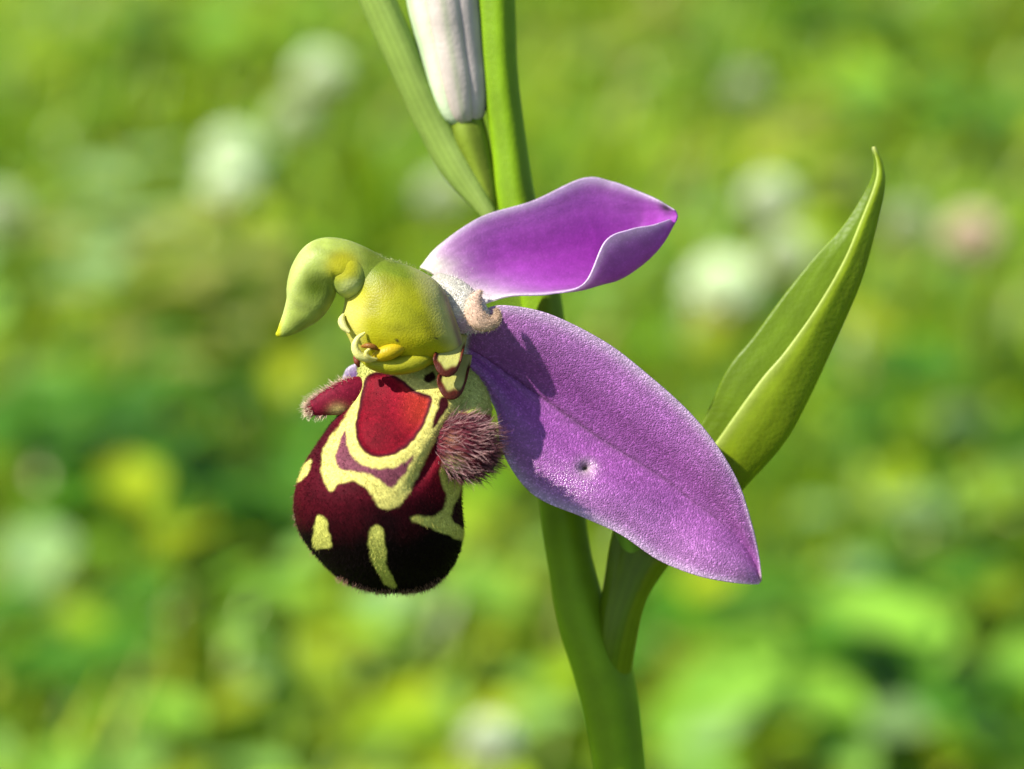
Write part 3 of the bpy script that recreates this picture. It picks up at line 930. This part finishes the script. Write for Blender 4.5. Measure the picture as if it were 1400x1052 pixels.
# stripes
lc = over(lc, CREAM * np.array([0.85, 0.92, 0.75]), 1 - ss(sd([(432, 708), (439, 705), (445, 712), (453, 745), (442, 750), (431, 750), (428, 730)]), -2, 2))
lc = over(lc, CREAM * np.array([0.85, 0.92, 0.75]), 1 - ss(sd([(506, 725), (515, 719), (524, 726), (527, 750), (529, 773), (541, 801), (528, 801), (512, 776), (504, 748)]), -2, 2))
lc = over(lc, CREAM * 0.9, 1 - ss(sd([(400, 650), (412, 636), (424, 629), (425, 636), (419, 650), (406, 660)]), -2, 2))
# reddish brown margin round the rear rim
thv = np.linspace(-math.pi, math.pi, ML, endpoint=False)[None, :] * np.ones((NL, 1))
rim = ss(np.abs(thv), 1.50, 1.75) * ss(Y, 560, 640)
lc = over(lc, [0.20, 0.085, 0.055], 0.85 * rim)
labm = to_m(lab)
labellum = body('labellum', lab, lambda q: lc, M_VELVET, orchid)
nl = grid_normals(labm, wrap=True)
ctr = labm.mean((0, 1))
if ((labm - ctr) * nl).sum() < 0: nl = -nl

# velvet pile
N = 15000
ii = rng.integers(6, NL - 2, N); jj = (ML * (0.22 + 0.56 * rng.random(N))).astype(int)
rt, nn, cc = labm[ii, jj], nl[ii, jj], lc[ii, jj]
inred = spc[ii, jj] < 2
ln = np.where(inred, rng.uniform(1.0, 2.0, N), rng.uniform(2.0, 4.5, N))
dr = nn + rng.normal(size=(N, 3)) * 0.35 + np.array([0, 0, -0.9])
hairs('velvet', rt, dr, ln * S, 0.33 * S, cc, cc * 1.2 + 0.001, M_PILE, labellum, segs=2)
# longer brownish fringe along the lower rim and flanks
N = 1500
ii = (NL * (0.50 + 0.49 * rng.random(N))).astype(int)
sgn = np.where(rng.random(N) < 0.6, -1, 1)
ang = sgn * rng.uniform(1.45, 1.95, N)
jj = ((ang + math.pi) / (2 * math.pi) * ML).astype(int) % ML
low_ = rng.random(N) < 0.93
ii = np.where(low_, (NL * (0.82 + 0.175 * rng.random(N))).astype(int), ii)
jj = np.where(low_, (ML * (0.10 + 0.80 * rng.random(N))).astype(int), jj)
ok = (lab[ii, jj, 2] < 40)
ii, jj = ii[ok], jj[ok]
N = len(ii)
hairs('fringe', labm[ii, jj], nl[ii, jj] + rng.normal(size=(N, 3)) * 0.4 + np.array([0, 0, -0.35]), rng.uniform(3, 9, N) * S, 0.42 * S,
      np.array([0.12, 0.04, 0.03]), np.array([0.46, 0.25, 0.17]), M_HAIR, labellum)


# side lobes
def side_lobe(spine, rad, flat, colfn, n=50, m=40):
    gq = tube(spine, rad, n, m, flat)
    ob = body('side_lobe', gq, colfn, M_VELVET, labellum)
    gm_ = to_m(gq)
    n_ = grid_normals(gm_, wrap=True)
    c_ = gm_.mean(1, keepdims=True)
    if ((gm_ - c_) * n_).sum() < 0: n_ = -n_
    return ob, gq, gm_, n_


def right_col(q):
    t_ = np.linspace(0, 1, q.shape[0])[:, None] * np.ones((1, q.shape[1]))
    c_ = np.ones(q.shape) * np.array([0.075, 0.010, 0.018])
    pale = np.exp(-(np.hypot(q[..., 0] - 620, q[..., 1] - 640) / 13) ** 2)
    c_ = over(c_, [0.42, 0.40, 0.17], 0.9 * pale)
    warm = np.exp(-(np.hypot(q[..., 0] - 618, q[..., 1] - 600) / 9) ** 2)
    return over(c_, [0.22, 0.12, 0.05], 0.5 * warm)


lobe, gq, gm_, n_ = side_lobe([(606, 604, 30), (618, 607, 52), (634, 612, 68), (652, 618, 74), (664, 622, 74), (672, 625, 73)],
                              [30, 37, 41, 36, 24, 3], 0.85, right_col)
N = 1700
ii = rng.integers(8, 49, N); jj = rng.integers(0, 40, N)
rt, nn = gm_[ii, jj], n_[ii, jj]
ax_ = P(690, 618, 72) - P(612, 606, 50); ax_ /= np.linalg.norm(ax_)
tcol = rng.random((N, 1))
hairs('fuzz', rt, nn * 0.65 + ax_ * 0.95 + rng.normal(size=(N, 3)) * 0.14, rng.uniform(10, 24, N) * S, 0.6 * S,
      np.array([0.035, 0.004, 0.010]) + tcol * np.array([0.05, 0.008, 0.014]),
      np.array([0.10, 0.015, 0.030]) + tcol ** 2 * np.array([0.36, 0.16, 0.18]), M_HAIR, lobe, segs=3)
# tuft streaming over the lobe, sunlit gleam put into its pale hair colour
N = 360
ii = rng.integers(10, 32, N); jj = rng.integers(0, 40, N)
okk = (nn_ := n_[ii, jj]) @ AB > 0.3
hairs('fuzz', gm_[ii, jj][okk], (nn_ * 0.6 + ax_ * 1.0 + rng.normal(size=(N, 3)) * 0.14)[okk], rng.uniform(18, 30, N)[okk] * S, 0.75 * S,
      np.array([0.14, 0.04, 0.05]), np.array([0.66, 0.42, 0.40]), M_HAIR, lobe, gravity=-0.1)


def left_col(q):
    c_ = np.ones(q.shape) * np.array([0.115, 0.006, 0.018])
    pale = np.exp(-(np.hypot((q[..., 0] - 462) / 1.2, q[..., 1] - 563) / 9) ** 2)
    return over(c_, [0.50, 0.42, 0.15], 0.75 * pale)


lobe, gq, gm_, n_ = side_lobe([(500, 544, 0), (482, 543, 10), (462, 547, 16), (443, 553, 18), (428, 558, 18), (418, 561, 17)],
                              [31, 27, 22, 16, 11, 3], 0.6, left_col)
N = 1100
ii = rng.integers(10, 49, N); jj = rng.integers(0, 40, N)
ax_ = P(410, 558, 20) - P(480, 542, 16); ax_ /= np.linalg.norm(ax_)
nn_ = n_[ii, jj]
tipw = (ii / 49.0)[:, None]
keep = (tipw[:, 0] > 0.8) | (nn_ @ AU > 0.55) | (nn_ @ AU < -0.8) & (tipw[:, 0] > 0.6)
hairs('fuzz', gm_[ii, jj][keep], (nn_ * 0.8 + ax_ * (0.2 + 0.5 * tipw) + rng.normal(size=(N, 3)) * 0.2)[keep], rng.uniform(5, 11, N)[keep] * S, 0.5 * S,
      np.array([0.50, 0.24, 0.20]), np.array([0.86, 0.78, 0.56]), M_HAIR, lobe)

# collar folds at the throat: two U-shaped flaps with a brown hem
for k_, (cx, cy, hw, hh_, dz_) in enumerate(((611, 488, 19, 28, 74), (617, 517, 20, 30, 62))):
    n1, m1 = 44, 40
    uu = np.linspace(-1, 1, m1)[None, :]; vv = np.linspace(0, 1, n1)[:, None]
    gx_ = cx + uu * hw * (0.92 + 0.08 * vv) + 10 * (1 - vv)
    gy_ = cy - hh_ + vv * (2 * hh_) * (0.45 + 0.55 * np.sqrt(1 - 0.97 * uu ** 2))
    gz_ = dz_ - 58 * (1 - vv) ** 1.4 - 8 * uu ** 2 - 5 * uu + 3 * np.sin(vv * 3.1)
    q = np.stack([gx_, gy_, gz_ * np.ones_like(gx_)], -1)
    hem = ss(vv + 0.03 * np.sin(uu * 7 + k_), 0.74, 0.86) * np.ones_like(uu)
    hem = np.maximum(hem, ss(np.abs(uu), 0.80, 0.92) * ss(vv, 0.2, 0.5))
    c_ = over(np.ones(q.shape) * np.array([0.38, 0.37, 0.10]), [0.075, 0.012, 0.005], np.clip(hem, 0, 1))
    shell('collar_fold', to_m(q), 6 * S, c_, M_COLUMN, labellum)

# ------------------------------------------------------------------ column with its beak
col_rows = [(347, 496, 508, 22, 5, 5), (352, 486, 524, 22, 18, 18), (361, 477, 552, 22, 30, 28), (372, 474, 578, 22, 40, 34), (386, 472, 598, 22, 48, 40), (402, 472, 610, 22, 54, 44), (420, 470, 617, 22, 58, 46),
            (436, 466, 623, 22, 60, 46), (450, 470, 628, 22, 60, 46), (464, 477, 632, 22, 58, 44), (478, 484, 632, 21, 52, 40), (490, 494, 622, 20, 42, 34), (498, 510, 600, 18, 28, 26), (503, 530, 578, 16, 10, 10)]
cg = ring_loft(col_rows, 130, 120)
cn = fbm(cg[..., 0], cg[..., 1], cg[..., 2], 0.03, 2, 4.0)


def col_colour(q):
    x_, y_ = q[..., 0], q[..., 1]
    c_ = np.ones(q.shape) * np.array([0.33, 0.31, 0.004])
    c_ = c_ * (1 + 0.40 * cn)[..., None]
    c_ = over(c_, [0.12, 0.17, 0.010], np.clip(ss(-y_ + 0.12 * (x_ - 520), -414, -362) + 0.3 * cn, 0, 1))
    c_ = over(c_, [0.24, 0.26, 0.006], 0.8 * np.exp(-(np.hypot((x_ - 560) / 1.4, y_ - 425) / 30) ** 2))
    c_ = over(c_, [0.54, 0.50, 0.11], 0.85 * ss(-x_, -510, -478) * ss(y_, 395, 420))  # sunlit left edge put into the colour
    c_ = over(c_, [0.42, 0.41, 0.16], 0.8 * ss(x_ - 0.45 * (y_ - 420), 572, 610))
    c_ = over(c_, [0.20, 0.11, 0.10], 0.75 * np.exp(-((x_ - 0.30 * (y_ - 420) - 614) / 4) ** 2) * ss(y_, 385, 410))
    c_ = over(c_, [0.46, 0.36, 0.008], 0.7 * np.exp(-(np.hypot((x_ - 545) / 1.8, y_ - 484) / 16) ** 2))
    for sx_, sy_, sr in ((543, 466, 2.6), (484, 467, 2.4), (596, 463, 1.4)):
        c_ = over(c_, [0.03, 0.02, 0.01], np.exp(-(np.hypot(x_ - sx_, y_ - sy_) / sr) ** 4))
    return c_


column = body('flower_column', cg, col_colour, M_COLUMN, orchid)
cm = to_m(cg); ncol = grid_normals(cm, wrap=True)
if ((cm - cm.mean((0, 1))) * ncol).sum() < 0: ncol = -ncol
# beak, an S-bent horn hanging out to the left
bk = tube([(530, 402, 24), (506, 384, 28), (484, 368, 32), (462, 359, 36), (443, 361, 38), (430, 377, 38), (425, 398, 37), (417, 418, 35), (402, 438, 32), (388, 452, 29), (378, 459, 28)],
          [44, 38, 34, 33, 35, 34, 34, 29, 19, 10, 2.5], 110, 60, 0.85)
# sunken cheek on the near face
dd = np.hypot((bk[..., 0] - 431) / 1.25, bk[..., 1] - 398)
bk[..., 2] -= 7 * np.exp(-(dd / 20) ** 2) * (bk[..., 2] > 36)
dd2 = np.hypot(bk[..., 0] - 466, bk[..., 1] - 376)
bk[..., 2] += 8 * np.exp(-(dd2 / 18) ** 2) * (bk[..., 2] > 36)


def beak_col(q):
    x_, y_ = q[..., 0], q[..., 1]
    nz_ = fbm(x_, y_, q[..., 2], 0.05, 2, 1.0)
    c_ = np.ones(q.shape) * np.array([0.25, 0.31, 0.060]) * (1 + 0.3 * nz_)[..., None]
    c_ = over(c_, [0.36, 0.34, 0.004], 0.9 * np.exp(-(np.hypot((x_ - 468), (y_ - 364) * 1.1) / 24) ** 4))
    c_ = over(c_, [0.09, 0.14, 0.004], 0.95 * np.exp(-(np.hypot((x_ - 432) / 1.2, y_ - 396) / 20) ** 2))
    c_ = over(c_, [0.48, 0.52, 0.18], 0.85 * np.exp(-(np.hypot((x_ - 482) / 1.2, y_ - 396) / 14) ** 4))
    c_ = over(c_, [0.44, 0.50, 0.16], 0.6 * np.exp(-((x_ - 396 + (y_ - 400) * 0.35) / 9) ** 2))
    c_ = over(c_, [0.12, 0.17, 0.010], 0.9 * ss(x_, 484, 508))
    return over(c_, [0.40, 0.40, 0.008], ss(-x_, -388, -380))


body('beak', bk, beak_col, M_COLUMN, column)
# rounded lobe where the beak bends over the anther
lobe_rows = [(340, 458, 478, 42, 4, 4), (347, 446, 492, 42, 13, 12), (359, 439, 502, 42, 23, 18), (376, 443, 507, 42, 27, 20), (390, 452, 504, 42, 26, 18), (401, 461, 496, 41, 19, 12), (408, 471, 486, 40, 6, 4)]
body('anther_lobe', ring_loft(lobe_rows, 40, 40), beak_col, M_COLUMN, column)


def strand(name, spine, rad, colr, parent, mat=M_COLUMN, n=40, m=16, flat=1.0):
    gq_ = tube(spine, rad, n, m, flat)
    return body(name, gq_, lambda q: np.ones(q.shape) * np.asarray(colr), mat, parent)


# anther margins, pollinia threads and pollen mass
strand('caudicle', [(499, 455, 70), (489, 463, 73), (485, 474, 75), (490, 485, 75), (502, 491, 73), (516, 492, 68)], [1.5, 3.5, 5, 6, 5, 1.5], [0.58, 0.56, 0.19], column)
strand('caudicle', [(514, 473, 78), (506, 477, 81), (500, 483, 82), (505, 489, 80), (516, 491, 76)], [0.8, 1.8, 2.6, 2.6, 1], [0.60, 0.55, 0.17], column)
strand('pollinium', [(508, 490, 62), (522, 485, 70), (540, 479, 71), (560, 471, 62)], [3, 10, 10, 3], [0.42, 0.31, 0.006], column)
strand('pollinium', [(494, 474, 76), (503, 473, 80), (511, 475, 80), (517, 478, 76)], [1.5, 4, 4, 1.5], [0.20, 0.08, 0.01], column)
strand('anther_rim', [(470, 430, 46), (467, 438, 52), (470, 447, 58), (478, 455, 64)], [2, 5, 5, 2], [0.48, 0.47, 0.18], column)
strand('stigma_lip', [(492, 490, 50), (512, 497, 58), (542, 500, 60), (574, 494, 56), (598, 484, 46)], [3, 10, 13, 12, 3], [0.31, 0.30, 0.012], column, n=50, m=24)
strand('throat_spot', [(484, 488, 50), (488, 495, 54), (491, 502, 52)], [1.5, 4, 1.5], [0.14, 0.03, 0.015], column)
# short down on the back of the column
N = 520
ii = rng.integers(3, 60, N); jj = rng.integers(0, 120, N)
kk = (ncol[ii, jj] @ AU > 0.45) & (cg[ii, jj, 0] > 515) & (cg[ii, jj, 2] < 44) | ((cg[ii, jj, 0] > 606) & (rng.random(N) < 0.8))
ii, jj = ii[kk], jj[kk]; N = len(ii)
hairs('fuzz', cm[ii, jj], ncol[ii, jj] + rng.normal(size=(N, 3)) * 0.4, rng.uniform(3, 7, N) * S, 0.34 * S,
      np.array([0.30, 0.34, 0.10]), np.array([0.62, 0.62, 0.36]), M_HAIR, column)
